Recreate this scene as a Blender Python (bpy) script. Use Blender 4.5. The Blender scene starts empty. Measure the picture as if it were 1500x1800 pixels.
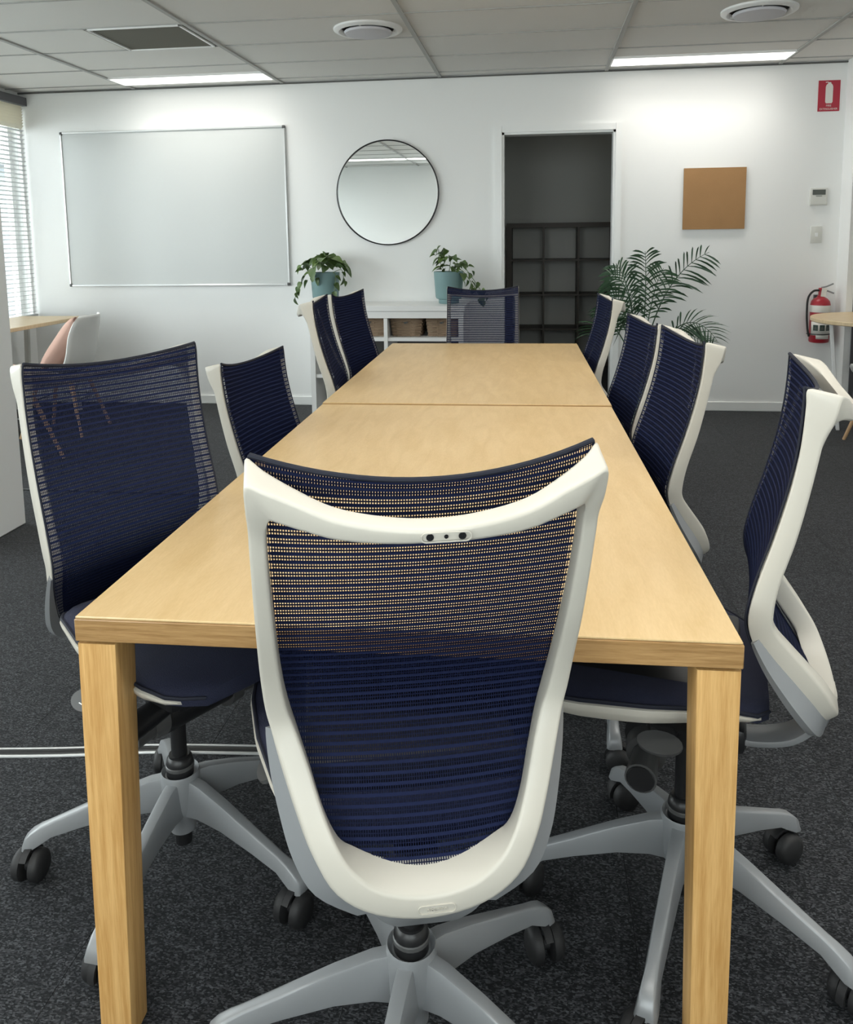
import bpy, bmesh, math, random
from mathutils import Vector, Matrix
random.seed(7)
PI = math.pi
S = bpy.context.scene
COL = S.collection

# ------------------------------------------------------------------ camera
FPX, X0, Y0 = 1448.36, 750.0, 612.57            # focal length and principal point of the photograph, pixels of 1500x1800
PITCH, YAW, ROLL = 0.13258, 0.13315, -0.01289
CAM = Vector((0.3150, -6.1391, 1.2728))
cam_d = bpy.data.cameras.new('camera'); cam = bpy.data.objects.new('camera', cam_d); COL.objects.link(cam)
cam_d.sensor_fit = 'HORIZONTAL'; cam_d.sensor_width = 36.0
cam_d.lens = FPX / 1500.0 * 36.0
cam_d.shift_x = 0.0; cam_d.shift_y = (Y0 - 900.0) / 1500.0
cam_d.clip_start = 0.02; cam_d.clip_end = 200
_r = Vector((math.cos(YAW), math.sin(YAW), 0))
_f = Vector((-math.sin(YAW) * math.cos(PITCH), math.cos(YAW) * math.cos(PITCH), -math.sin(PITCH)))
_u = _r.cross(_f)
_r2 = _r * math.cos(ROLL) + _u * math.sin(ROLL); _u2 = -_r * math.sin(ROLL) + _u * math.cos(ROLL)
cam.matrix_world = Matrix(((_r2.x, _u2.x, -_f.x, CAM.x), (_r2.y, _u2.y, -_f.y, CAM.y), (_r2.z, _u2.z, -_f.z, CAM.z), (0, 0, 0, 1)))
S.camera = cam

# ------------------------------------------------------------------ world: bright overcast daylight
W = bpy.data.worlds.new('overcast_sky'); S.world = W; W.use_nodes = True
W.node_tree.nodes['Background'].inputs[0].default_value = (0.95, 0.975, 1.0, 1)
W.node_tree.nodes['Background'].inputs[1].default_value = 5.5
PANEL_STRENGTH = 2.4       # visible glow of the led diffusers
PANEL_WATT = 3.0           # lamp behind each diffuser
D_SPREAD = math.radians(112)
S.view_settings.view_transform = 'Standard'; S.view_settings.look = 'None'
S.view_settings.gamma = 1.0; S.view_settings.use_curve_mapping = False
S.view_settings.exposure = 0.5
S.cycles.max_bounces = 10; S.cycles.diffuse_bounces = 5; S.cycles.glossy_bounces = 4
S.cycles.transparent_max_bounces = 64; S.cycles.sample_clamp_indirect = 6.0

# ------------------------------------------------------------------ room dimensions (metres)
HW = 2.51
UL, UR, VB, H = -3.685, 2.41, -7.2, 2.434       # left wall, right wall, wall behind the camera; far wall is y = 0
# window portals only guide the sampling of the daylight that enters through the modelled windows
WINDOWS = [(-0.02, -1.45), (-1.60, -3.05), (-3.20, -4.65), (-4.80, -6.95)]
WSILL, WHEAD = 0.66, 2.33
REAR_ADDED = [(-1.15, -0.15), (0.30, 1.30)]              # unseen windows added behind the camera to light camera-facing surfaces
RSILL, RHEAD = 0.80, 2.20
for a, b in WINDOWS:
    ld = bpy.data.lights.new('window_portal', 'AREA'); ld.shape = 'RECTANGLE'
    ld.size = a - b; ld.size_y = WHEAD - WSILL; ld.cycles.is_portal = True
    lo = bpy.data.objects.new('window_portal', ld); COL.objects.link(lo)
    lo.matrix_world = Matrix.Translation((UL - 0.16, (a + b) / 2, (WSILL + WHEAD) / 2)) @ Matrix(((0, 0, -1, 0), (1, 0, 0, 0), (0, -1, 0, 0), (0, 0, 0, 1))).to_4x4()

for a, b in REAR_ADDED:
    ld = bpy.data.lights.new('window_portal', 'AREA'); ld.shape = 'RECTANGLE'
    ld.size = b - a; ld.size_y = RHEAD - RSILL; ld.cycles.is_portal = True
    lo = bpy.data.objects.new('window_portal', ld); COL.objects.link(lo)
    lo.location = ((a + b) / 2, VB - 0.14, (RSILL + RHEAD) / 2); lo.rotation_euler = (PI / 2, 0, 0)

# ------------------------------------------------------------------ materials
def new_mat(name):
    m = bpy.data.materials.new(name); m.use_nodes = True
    return m, m.node_tree.nodes, m.node_tree.links, m.node_tree.nodes['Principled BSDF']
def plain(name, rgb, rough=0.5, metal=0.0, spec=0.5, coat=0.0, bump=0.0, bscale=200, vary=0.0):
    m, n, l, b = new_mat(name)
    b.inputs['Base Color'].default_value = (*rgb, 1); b.inputs['Roughness'].default_value = rough
    b.inputs['Metallic'].default_value = metal; b.inputs['Specular IOR Level'].default_value = spec
    b.inputs['Coat Weight'].default_value = coat
    if bump or vary:
        tc = n.new('ShaderNodeTexCoord'); ns = n.new('ShaderNodeTexNoise'); ns.inputs['Scale'].default_value = bscale
        ns.inputs['Detail'].default_value = 4
        l.new(tc.outputs['Object'], ns.inputs['Vector'])
        if bump:
            bp = n.new('ShaderNodeBump'); bp.inputs['Strength'].default_value = bump; bp.inputs['Distance'].default_value = 0.002
            l.new(ns.outputs['Fac'], bp.inputs['Height']); l.new(bp.outputs['Normal'], b.inputs['Normal'])
        if vary:
            n2 = n.new('ShaderNodeTexNoise'); n2.inputs['Scale'].default_value = 6; n2.inputs['Detail'].default_value = 6
            l.new(tc.outputs['Object'], n2.inputs['Vector'])
            mx = n.new('ShaderNodeMix'); mx.data_type = 'RGBA'
            mx.inputs['A'].default_value = (*[c * (1 - vary) for c in rgb], 1); mx.inputs['B'].default_value = (*[min(1, c * (1 + vary)) for c in rgb], 1)
            l.new(n2.outputs['Fac'], mx.inputs['Factor']); l.new(mx.outputs['Result'], b.inputs['Base Color'])
    return m
def emissive(name, rgb, strength):
    m, n, l, b = new_mat(name)
    b.inputs['Base Color'].default_value = (0.8, 0.8, 0.8, 1)
    b.inputs['Emission Color'].default_value = (*rgb, 1); b.inputs['Emission Strength'].default_value = strength
    return m
def wood(name, c1, c2, stretch, scale=14.0, rough=0.4, coat=0.0, fine=90.0):
    m, n, l, b = new_mat(name)
    tc = n.new('ShaderNodeTexCoord'); mp = n.new('ShaderNodeMapping'); mp.inputs['Scale'].default_value = stretch
    l.new(tc.outputs['Object'], mp.inputs['Vector'])
    n1 = n.new('ShaderNodeTexNoise'); n1.inputs['Scale'].default_value = scale; n1.inputs['Detail'].default_value = 5; n1.inputs['Distortion'].default_value = 0.6
    n2 = n.new('ShaderNodeTexNoise'); n2.inputs['Scale'].default_value = fine; n2.inputs['Detail'].default_value = 3
    l.new(mp.outputs[0], n1.inputs['Vector']); l.new(mp.outputs[0], n2.inputs['Vector'])
    ad = n.new('ShaderNodeMath'); ad.operation = 'MULTIPLY_ADD'; ad.inputs[1].default_value = 0.45
    l.new(n2.outputs['Fac'], ad.inputs[0]); l.new(n1.outputs['Fac'], ad.inputs[2])
    rp = n.new('ShaderNodeValToRGB'); rp.color_ramp.elements[0].position = 0.5; rp.color_ramp.elements[1].position = 0.95
    rp.color_ramp.elements[0].color = (*c1, 1); rp.color_ramp.elements[1].color = (*c2, 1)
    l.new(ad.outputs[0], rp.inputs[0]); l.new(rp.outputs[0], b.inputs['Base Color'])
    b.inputs['Roughness'].default_value = rough; b.inputs['Coat Weight'].default_value = coat; b.inputs['Coat Roughness'].default_value = 0.25
    bp = n.new('ShaderNodeBump'); bp.inputs['Strength'].default_value = 0.12; bp.inputs['Distance'].default_value = 0.001
    l.new(n2.outputs['Fac'], bp.inputs['Height']); l.new(bp.outputs['Normal'], b.inputs['Normal'])
    return m
def math_node(n, l, op, a, b=None, c=None):
    k = n.new('ShaderNodeMath'); k.operation = op
    for i, v in enumerate((a, b, c)):
        if v is None: continue
        if isinstance(v, (int, float)): k.inputs[i].default_value = v
        else: l.new(v, k.inputs[i])
    return k.outputs[0]
def mesh_fabric(name, base, light, pu=0.0031, pv=0.0125):
    """woven elastic net: pairs of rows of square holes between ribs, laid out in the fabric's own metric UV"""
    m, n, l, b = new_mat(name)
    uv = n.new('ShaderNodeUVMap'); uv.uv_map = 'fabric'; sp = n.new('ShaderNodeSeparateXYZ'); l.new(uv.outputs[0], sp.inputs[0])
    fu = math_node(n, l, 'FRACT', math_node(n, l, 'DIVIDE', sp.outputs[0], pu))
    fv = math_node(n, l, 'FRACT', math_node(n, l, 'DIVIDE', sp.outputs[1], pv))
    hu = math_node(n, l, 'LESS_THAN', math_node(n, l, 'ABSOLUTE', math_node(n, l, 'SUBTRACT', fu, 0.5)), 0.29)
    h1 = math_node(n, l, 'LESS_THAN', math_node(n, l, 'ABSOLUTE', math_node(n, l, 'SUBTRACT', fv, 0.22)), 0.145)
    h2 = math_node(n, l, 'LESS_THAN', math_node(n, l, 'ABSOLUTE', math_node(n, l, 'SUBTRACT', fv, 0.60)), 0.145)
    hole = math_node(n, l, 'MULTIPLY', hu, math_node(n, l, 'MAXIMUM', h1, h2))
    rib = math_node(n, l, 'ABSOLUTE', math_node(n, l, 'SUBTRACT', fv, 0.41))          # large on the ribs between the pairs
    mx = n.new('ShaderNodeMix'); mx.data_type = 'RGBA'; mx.inputs['A'].default_value = (*base, 1); mx.inputs['B'].default_value = (*light, 1)
    l.new(math_node(n, l, 'GREATER_THAN', rib, 0.33), mx.inputs['Factor']); l.new(mx.outputs['Result'], b.inputs['Base Color'])
    b.inputs['Roughness'].default_value = 0.75; b.inputs['Specular IOR Level'].default_value = 0.06
    bp = n.new('ShaderNodeBump'); bp.inputs['Strength'].default_value = 0.5; bp.inputs['Distance'].default_value = 0.0008
    l.new(rib, bp.inputs['Height']); l.new(bp.outputs['Normal'], b.inputs['Normal'])
    tr = n.new('ShaderNodeBsdfTransparent'); ms = n.new('ShaderNodeMixShader')
    l.new(hole, ms.inputs[0]); l.new(b.outputs[0], ms.inputs[1]); l.new(tr.outputs[0], ms.inputs[2])
    l.new(ms.outputs[0], n['Material Output'].inputs['Surface'])
    return m
def carpet_mat():
    m, n, l, b = new_mat('charcoal_carpet')
    tc = n.new('ShaderNodeTexCoord'); oi = n.new('ShaderNodeObjectInfo')
    mq = n.new('ShaderNodeMapping'); mq.inputs['Scale'].default_value = (1.0, 1.7, 1.0); mq.inputs['Rotation'].default_value = (0, 0, 0.6); l.new(tc.outputs['Object'], mq.inputs['Vector'])
    v1 = n.new('ShaderNodeTexVoronoi'); v1.inputs['Scale'].default_value = 235; l.new(mq.outputs[0], v1.inputs['Vector'])
    sc = n.new('ShaderNodeSeparateColor'); l.new(v1.outputs['Color'], sc.inputs[0])
    mp = n.new('ShaderNodeMapping'); mp.inputs['Scale'].default_value = (1, 3.2, 1); l.new(tc.outputs['Object'], mp.inputs['Vector'])
    n1 = n.new('ShaderNodeTexNoise'); n1.inputs['Scale'].default_value = 22; n1.inputs['Detail'].default_value = 5; n1.inputs['Roughness'].default_value = 0.65
    l.new(mp.outputs[0], n1.inputs['Vector'])
    fleck = math_node(n, l, 'POWER', sc.outputs[0], 2.6)                                  # a few pale loops among dark ones
    f = math_node(n, l, 'MULTIPLY', fleck, math_node(n, l, 'MULTIPLY_ADD', n1.outputs['Fac'], 1.5, -0.1))
    f = math_node(n, l, 'MULTIPLY_ADD', oi.outputs['Random'], 0.05, f)
    rp = n.new('ShaderNodeValToRGB'); e = rp.color_ramp.elements
    e[0].position = 0.02; e[0].color = (0.0050, 0.0056, 0.0070, 1); e[1].position = 0.75; e[1].color = (0.076, 0.080, 0.088, 1)
    l.new(f, rp.inputs[0]); l.new(rp.outputs[0], b.inputs['Base Color'])
    b.inputs['Roughness'].default_value = 0.9; b.inputs['Specular IOR Level'].default_value = 0.2; b.inputs['Sheen Weight'].default_value = 0.12; b.inputs['Sheen Roughness'].default_value = 0.4
    bp = n.new('ShaderNodeBump'); bp.inputs['Strength'].default_value = 0.5; bp.inputs['Distance'].default_value = 0.002
    l.new(f, bp.inputs['Height']); l.new(bp.outputs['Normal'], b.inputs['Normal'])
    return m
def pane_mat(name, tint, refl=0.06):
    m, n, l, b = new_mat(name)
    tr = n.new('ShaderNodeBsdfTransparent'); tr.inputs[0].default_value = (*tint, 1)
    gl = n.new('ShaderNodeBsdfGlossy'); gl.inputs['Roughness'].default_value = 0.02
    ms = n.new('ShaderNodeMixShader'); lw = n.new('ShaderNodeLayerWeight'); lw.inputs['Blend'].default_value = refl
    l.new(lw.outputs['Fresnel'], ms.inputs[0]); l.new(tr.outputs[0], ms.inputs[1]); l.new(gl.outputs[0], ms.inputs[2])
    l.new(ms.outputs[0], n['Material Output'].inputs['Surface'])
    return m
def leaf_mat(name, c1, c2, scale=30):
    m, n, l, b = new_mat(name)
    tc = n.new('ShaderNodeTexCoord'); ns = n.new('ShaderNodeTexNoise'); ns.inputs['Scale'].default_value = scale; oi = n.new('ShaderNodeObjectInfo')
    l.new(tc.outputs['Object'], ns.inputs['Vector'])
    f = math_node(n, l, 'MULTIPLY_ADD', oi.outputs['Random'], 0.5, math_node(n, l, 'MULTIPLY', ns.outputs['Fac'], 0.5))
    mx = n.new('ShaderNodeMix'); mx.data_type = 'RGBA'; mx.inputs['A'].default_value = (*c1, 1); mx.inputs['B'].default_value = (*c2, 1)
    l.new(f, mx.inputs['Factor']); l.new(mx.outputs['Result'], b.inputs['Base Color']); b.inputs['Roughness'].default_value = 0.45
    b.inputs['Subsurface Weight'].default_value = 0.0
    return m
def slat_mat():
    m, n, l, b = new_mat('white_slat')
    b.inputs['Base Color'].default_value = (0.52, 0.53, 0.53, 1); b.inputs['Roughness'].default_value = 0.5
    tl = n.new('ShaderNodeBsdfTranslucent'); tl.inputs[0].default_value = (0.75, 0.76, 0.76, 1); ms = n.new('ShaderNodeMixShader'); ms.inputs[0].default_value = 0.08
    l.new(b.outputs[0], ms.inputs[1]); l.new(tl.outputs[0], ms.inputs[2]); l.new(ms.outputs[0], n['Material Output'].inputs['Surface'])
    return m
MT = dict(
    wall=plain('white_wall_paint', (0.85, 0.855, 0.845), 0.55, bump=0.05, bscale=300),
    trim=plain('white_gloss_trim', (0.84, 0.85, 0.84), 0.3),
    ceil=plain('ceiling_tile_face', (0.72, 0.71, 0.68), 0.9, bump=0.25, bscale=500),
    rail=plain('ceiling_rail_metal', (0.40, 0.40, 0.385), 0.6),
    gap=plain('shadow_gap_metal', (0.10, 0.10, 0.095), 0.7),
    carpet=carpet_mat(), underlay=plain('carpet_underlay', (0.012, 0.012, 0.013), 0.95),
    top=wood('maple_veneer', (0.565, 0.393, 0.187), (0.66, 0.478, 0.254), (5, 1.0, 1), 6, 0.38, 0.0, 60),
    edge=wood('oak_edge_band', (0.26, 0.14, 0.046), (0.41, 0.245, 0.098), (1.2, 1.2, 22), 9, 0.45, 0, 50),
    leg=wood('oak_leg', (0.50, 0.265, 0.078), (0.72, 0.445, 0.175), (16, 16, 0.7), 6, 0.5, 0, 42),
    paleoak=wood('pale_oak_desk', (0.60, 0.45, 0.26), (0.72, 0.57, 0.36), (2, 10, 1), 9, 0.4, 0, 60),
    beech=plain('beech_dowel', (0.62, 0.40, 0.22), 0.45),
    frame=plain('warm_white_plastic', (0.54, 0.512, 0.45), 0.4, vary=0.04),
    silver=plain('silver_grey_plastic', (0.27, 0.28, 0.29), 0.35, metal=0.2, vary=0.05),
    black=plain('black_plastic', (0.012, 0.012, 0.013), 0.38), rubber=plain('black_rubber', (0.014, 0.014, 0.015), 0.6),
    darkgrey=plain('dark_grey_plastic', (0.075, 0.075, 0.075), 0.35),
    net=mesh_fabric('navy_net_fabric', (0.0065, 0.0095, 0.030), (0.012, 0.017, 0.050)),
    seatnet=plain('navy_seat_fabric', (0.010, 0.013, 0.036), 0.85, bump=0.6, bscale=900),
    piping=plain('navy_piping', (0.006, 0.008, 0.018), 0.8),
    alu=plain('anodised_aluminium', (0.62, 0.63, 0.63), 0.35, metal=0.7),
    board=plain('enamelled_whiteboard', (0.56, 0.58, 0.575), 0.28, spec=0.35),
    mirror=plain('mirror_silver', (0.93, 0.95, 0.94), 0.01, metal=1.0),
    cork=plain('cork', (0.36, 0.20, 0.085), 0.9, bump=0.4, bscale=250, vary=0.12),
    corkedge=plain('cork_board_edge', (0.10, 0.075, 0.04), 0.8),
    panel=emissive('led_panel_diffuser', (1.0, 0.965, 0.90), PANEL_STRENGTH),
    white=plain('white_plastic', (0.80, 0.81, 0.81), 0.4), offwhite=plain('off_white_plastic', (0.66, 0.66, 0.62), 0.45),
    grille=plain('return_air_grille_core', (0.16, 0.155, 0.13), 0.8),
    disc=plain('diffuser_disc', (0.58, 0.58, 0.62), 0.6),
    lacquer=plain('white_lacquer', (0.82, 0.82, 0.81), 0.35),
    wicker=plain('brown_wicker', (0.28, 0.20, 0.135), 0.8, bump=0.4, bscale=150, vary=0.35),
    teal=plain('teal_glaze', (0.17, 0.28, 0.285), 0.45, vary=0.05), soil=plain('potting_soil', (0.03, 0.022, 0.015), 0.95, bump=1, bscale=120),
    sage=plain('sage_green_glaze', (0.34, 0.42, 0.32), 0.5),
    pothos=leaf_mat('pothos_leaf', (0.028, 0.065, 0.022), (0.13, 0.21, 0.045)), palm=leaf_mat('palm_leaf', (0.012, 0.045, 0.018), (0.045, 0.115, 0.05), 12),
    stem=plain('green_stem', (0.10, 0.16, 0.06), 0.6),
    red=plain('fire_red_paint', (0.38, 0.018, 0.032), 0.35), signred=plain('sign_red', (0.42, 0.022, 0.045), 0.5), signwhite=plain('sign_white', (0.75, 0.73, 0.68), 0.5),
    yellow=plain('yellow_label', (0.70, 0.68, 0.04), 0.5), ink=plain('dark_green_ink', (0.03, 0.06, 0.05), 0.6), lcd=plain('lcd_grey', (0.12, 0.13, 0.12), 0.25),
    brown=plain('black_brown_laminate', (0.11, 0.09, 0.075), 0.5), store=plain('storeroom_grey_paint', (0.82, 0.82, 0.78), 0.8),
    pink=plain('blush_cotton', (0.62, 0.40, 0.33), 0.9, bump=0.3, bscale=300, vary=0.06), shell=plain('white_shell_plastic', (0.76, 0.76, 0.74), 0.4),
    pane=pane_mat('window_glass', (0.93, 0.96, 0.95)), slat=slat_mat(), cream=plain('cream_slat', (0.74, 0.70, 0.58), 0.5),
    darkframe=plain('charcoal_window_frame', (0.09, 0.09, 0.10), 0.5),
    render=plain('pale_render', (0.21, 0.23, 0.245), 0.8), grass=plain('ground', (0.24, 0.25, 0.24), 0.9), darkpane=plain('dark_window_pane', (0.09, 0.11, 0.13), 0.3), eaves=plain('eaves_paint', (0.30, 0.31, 0.32), 0.7),
)

# ------------------------------------------------------------------ mesh helpers
class MB:
    """collects shapes into one bmesh, then links them as one mesh object"""
    def __init__(s): s.bm = bmesh.new()
    def box(s, c, size, bevel=0.0, rot=None, seg=1):
        M = Matrix.Translation(c) @ (rot.to_4x4() if rot is not None else Matrix()) @ Matrix.Diagonal((*size, 1))
        r = bmesh.ops.create_cube(s.bm, size=1.0, matrix=M)
        if bevel:
            ed = list({e for v in r['verts'] for e in v.link_edges})
            bmesh.ops.bevel(s.bm, geom=ed, offset=bevel, segments=seg, affect='EDGES', profile=0.5)
        return s
    def loft(s, rings, closed=False, caps=True):
        vs = [[s.bm.verts.new(p) for p in r] for r in rings]
        n = len(vs[0]); m = len(vs)
        for i in range(m if closed else m - 1):
            a, b = vs[i], vs[(i + 1) % m]
            for j in range(n):
                s.bm.faces.new((a[j], a[(j + 1) % n], b[(j + 1) % n], b[j]))
        if caps and not closed:
            s.bm.faces.new(vs[0][::-1]); s.bm.faces.new(vs[-1])
        return s
    def lathe(s, prof, n=24, M=None, caps=True):
        M = M or Matrix()
        rings = [[M @ Vector((r * math.cos(2 * PI * k / n), r * math.sin(2 * PI * k / n), z)) for k in range(n)] for r, z in prof]
        return s.loft(rings, False, caps)
    def cyl(s, a, b, r, r2=None, n=16):
        a, b = Vector(a), Vector(b); q = (b - a).to_track_quat('Z', 'Y').to_matrix().to_4x4(); q.translation = a
        return s.lathe([(r, 0), (r2 if r2 is not None else r, (b - a).length)], n, q)
    def tube(s, pts, r, n=8, closed=False, caps=True):
        pts = [Vector(p) for p in pts]; rings = []; m = len(pts); up = Vector((0, 0, 1))
        for i, p in enumerate(pts):
            if closed: t = (pts[(i + 1) % m] - pts[i - 1]).normalized()
            else: t = (pts[min(i + 1, m - 1)] - pts[max(i - 1, 0)]).normalized()
            a = t.cross(up)
            if a.length < 1e-3: a = t.cross(Vector((0, 1, 0)))
            a.normalize(); b = a.cross(t); up = b
            rr = r[i] if isinstance(r, (list, tuple)) else r
            rings.append([p + rr * (math.cos(2 * PI * k / n) * a + math.sin(2 * PI * k / n) * b) for k in range(n)])
        return s.loft(rings, closed, caps)
    def grid(s, rows):
        vs = [[s.bm.verts.new(p) for p in r] for r in rows]
        for i in range(len(vs) - 1):
            for j in range(len(vs[0]) - 1):
                s.bm.faces.new((vs[i][j], vs[i][j + 1], vs[i + 1][j + 1], vs[i + 1][j]))
        return s
    def poly_prism(s, pts, z0, z1, M=None):
        M = M or Matrix()
        return s.loft([[M @ Vector((x, y, z0)) for x, y in pts], [M @ Vector((x, y, z1)) for x, y in pts]])
    def mesh(s, name, smooth=40):
        bmesh.ops.recalc_face_normals(s.bm, faces=s.bm.faces)
        me = bpy.data.meshes.new(name); s.bm.to_mesh(me); s.bm.free()
        if smooth:
            me.polygons.foreach_set('use_smooth', [True] * len(me.polygons)); me.set_sharp_from_angle(angle=math.radians(smooth))
        return me
    def build(s, name, mat, parent=None, smooth=40):
        return obj(name, s.mesh(name, smooth), mat, parent)
def obj(name, me, mat, parent=None):
    if mat is not None and not me.materials: me.materials.append(MT[mat] if isinstance(mat, str) else mat)
    o = bpy.data.objects.new(name, me); COL.objects.link(o)
    if parent is not None: o.parent = parent
    return o
def tag(o, label, cat, group=None):
    o['label'] = label; o['category'] = cat
    if group: o['group'] = group
    return o
def struct(o): o['kind'] = 'structure'; return o
def thing(name, label, cat, loc=(0, 0, 0), rotz=0.0, group=None):
    o = bpy.data.objects.new(name, None); COL.objects.link(o); o.empty_display_size = 0.1
    o.location = loc; o.rotation_euler = (0, 0, rotz); return tag(o, label, cat, group)
def copy_tree(o, parent=None):
    c = o.copy(); COL.objects.link(c); c.parent = parent
    for ch in list(o.children): copy_tree(ch, c)
    return c
def catmull(P, sub, closed=False):
    out = []; m = len(P)
    for i in range(m if closed else m - 1):
        if closed: a, b, c, d = P[i - 1], P[i], P[(i + 1) % m], P[(i + 2) % m]
        else: a, b, c, d = P[max(i - 1, 0)], P[i], P[i + 1], P[min(i + 2, m - 1)]
        for k in range(sub):
            t = k / sub
            out.append(0.5 * ((2 * b) + (c - a) * t + (2 * a - 5 * b + 4 * c - d) * t * t + (3 * b - a - 3 * c + d) * t ** 3))
    if not closed: out.append(P[-1].copy())
    return out
def round4(q, r):
    out = []; n = len(q)
    for i in range(n):
        P, A, B = q[i], q[i - 1], q[(i + 1) % n]
        la, lb = (A - P).length, (B - P).length
        p1 = P + (A - P) * min(0.45, r / max(la, 1e-6)); p2 = P + (B - P) * min(0.45, r / max(lb, 1e-6))
        out += [p1, 0.25 * p1 + 0.5 * P + 0.25 * p2, p2]
    return out
def text_mesh(name, s, size, mat, parent, M, depth=0.0004, align='CENTER'):
    cu = bpy.data.curves.new(name, 'FONT'); cu.body = s; cu.size = size; cu.align_x = align; cu.align_y = 'CENTER'; cu.extrude = depth
    o = bpy.data.objects.new(name + '_curve', cu); COL.objects.link(o)
    dg = bpy.context.evaluated_depsgraph_get(); me = bpy.data.meshes.new_from_object(o.evaluated_get(dg))
    bpy.data.objects.remove(o); bpy.data.curves.remove(cu)
    me.transform(M); me.name = name; me.materials.clear()
    return obj(name, me, mat, parent)
def rounded_rect(w, h, r, n=5):
    pts = []
    for cx, cy, a0 in ((w / 2 - r, h / 2 - r, 0), (-w / 2 + r, h / 2 - r, PI / 2), (-w / 2 + r, -h / 2 + r, PI), (w / 2 - r, -h / 2 + r, 1.5 * PI)):
        for k in range(n + 1):
            a = a0 + k * PI / 2 / n; pts.append((cx + r * math.cos(a), cy + r * math.sin(a)))
    return pts
FACE_Y = Matrix(((1, 0, 0, 0), (0, 0, -1, 0), (0, 1, 0, 0), (0, 0, 0, 1)))      # local (x, y, z) -> (x, -z, y): drawings on the far wall facing the room

# ------------------------------------------------------------------ floor: carpet tiles on a slab
fl = struct(MB().box((0.6, -3.6, -0.03), (8.7, 7.4, 0.04)).build('floor', 'underlay', None, 0))
TS = 0.5
tm = MB().box((0, 0, -0.005), (TS - 0.0012, TS - 0.0012, 0.0098)).mesh('carpet_tile', 0); tm.materials.append(MT['carpet'])
iu0, iu1 = math.floor((UL) / TS), math.ceil(4.8 / TS)
for i in range(iu0, iu1):
    for j in range(15):
        u, v = (i + 0.5) * TS, -0.001 - (j + 0.5) * TS
        if v < VB: continue
        t = obj('carpet_tile', tm, None, fl); t.location = (u, v, 0); t.rotation_euler = (0, 0, (PI / 2) * random.choice((0, 0, 2)))

# ------------------------------------------------------------------ walls
DL, DR, DT = 0.065, 0.872, 2.025
b = MB()
b.box(((UL - 0.15 + DL) / 2, 0.06, HW / 2), (DL - UL + 0.15, 0.12, HW)); b.box(((DR + 5.0) / 2, 0.06, H / 2), (5.0 - DR, 0.12, HW))
b.box(((DL + DR) / 2, 0.06, (DT + HW) / 2), (DR - DL, 0.12, HW - DT))
struct(b.build('wall_back', 'wall', None, 0))
b = MB(); prev = 0.0
for a, c in WINDOWS + [(VB, VB)]:
    if prev - a > 1e-6: b.box((UL - 0.07, (prev + a) / 2, H / 2), (0.14, prev - a, HW))
    prev = c
for a, c in WINDOWS:
    b.box((UL - 0.07, (a + c) / 2, WSILL / 2), (0.14, a - c, WSILL)); b.box((UL - 0.07, (a + c) / 2, (WHEAD + HW) / 2), (0.14, a - c, HW - WHEAD))
struct(b.build('wall_left', 'wall', None, 0))
b = MB()                                            # right: a nib, an opening to the next area, then solid wall
OA, OB, OT = -0.185, -2.4, 2.05
b.box((UR + 0.06, OA / 2, H / 2), (0.12, -OA, HW)); b.box((UR + 0.06, (OB + VB) / 2, H / 2), (0.12, OB - VB, HW)); b.box((UR + 0.06, (OA + OB) / 2, (OT + HW) / 2), (0.12, OA - OB, HW - OT))
struct(b.build('wall_right', 'wall', None, 0))
b = MB(); b.box((4.86, -3.6, H / 2), (0.12, 7.2, 2 * HW - H)); b.box((3.7, -3.6, H / 2), (2.3, 0.12, 2 * HW - H))
struct(b.build('wall_next_area', 'wall', None, 0))
b = MB(); prev = UL - 0.25
for a, c in REAR_ADDED + [(UR + 0.25, UR + 0.25)]:
    b.box(((prev + a) / 2, VB - 0.06, H / 2), (a - prev, 0.12, 2 * HW - H)); prev = c
for a, c in REAR_ADDED:
    b.box(((a + c) / 2, VB - 0.06, RSILL / 2), (c - a, 0.12, RSILL)); b.box(((a + c) / 2, VB - 0.06, (RHEAD + HW) / 2), (c - a, 0.12, HW - RHEAD))
struct(b.build('wall_front', 'wall', None, 0))
for i, (a, c) in enumerate(REAR_ADDED):  # frames and panes of the added rear windows
    x, w, zc = (a + c) / 2, c - a, (RSILL + RHEAD) / 2
    wo = struct(MB().box((a + 0.02, VB - 0.09, zc), (0.04, 0.05, RHEAD - RSILL)).box((c - 0.02, VB - 0.09, zc), (0.04, 0.05, RHEAD - RSILL))
        .box((x, VB - 0.09, RSILL + 0.02), (w, 0.05, 0.04)).box((x, VB - 0.09, RHEAD - 0.02), (w, 0.05, 0.04)).build('window_%d' % (i + 5), 'trim', None, 0))
    MB().box((x, VB - 0.09, zc), (w - 0.07, 0.006, RHEAD - RSILL - 0.07)).build('pane', 'pane', wo, 0)
# square column by the windows
struct(MB().box((-2.23, -3.0, H / 2), (0.46, 0.46, H), 0.006).build('column', 'wall', None))
# skirting boards
bb = MB().box(((UL + DL - 0.055) / 2, -0.008, 0.034), (DL - 0.055 - UL, 0.016, 0.068), 0.004); struct(bb.build('baseboard_back', 'trim'))
struct(MB().box(((DR + 0.045 + UR) / 2, -0.008, 0.034), (UR - DR - 0.045, 0.016, 0.068), 0.004).build('baseboard_back_right', 'trim'))
struct(MB().box((UR - 0.008, (OA) / 2, 0.034), (0.016, -OA, 0.068), 0.004).build('baseboard_right', 'trim'))
struct(MB().box((UL + 0.008, -3.6, 0.034), (0.016, 7.2, 0.068), 0.004).build('baseboard_left', 'trim'))
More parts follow.
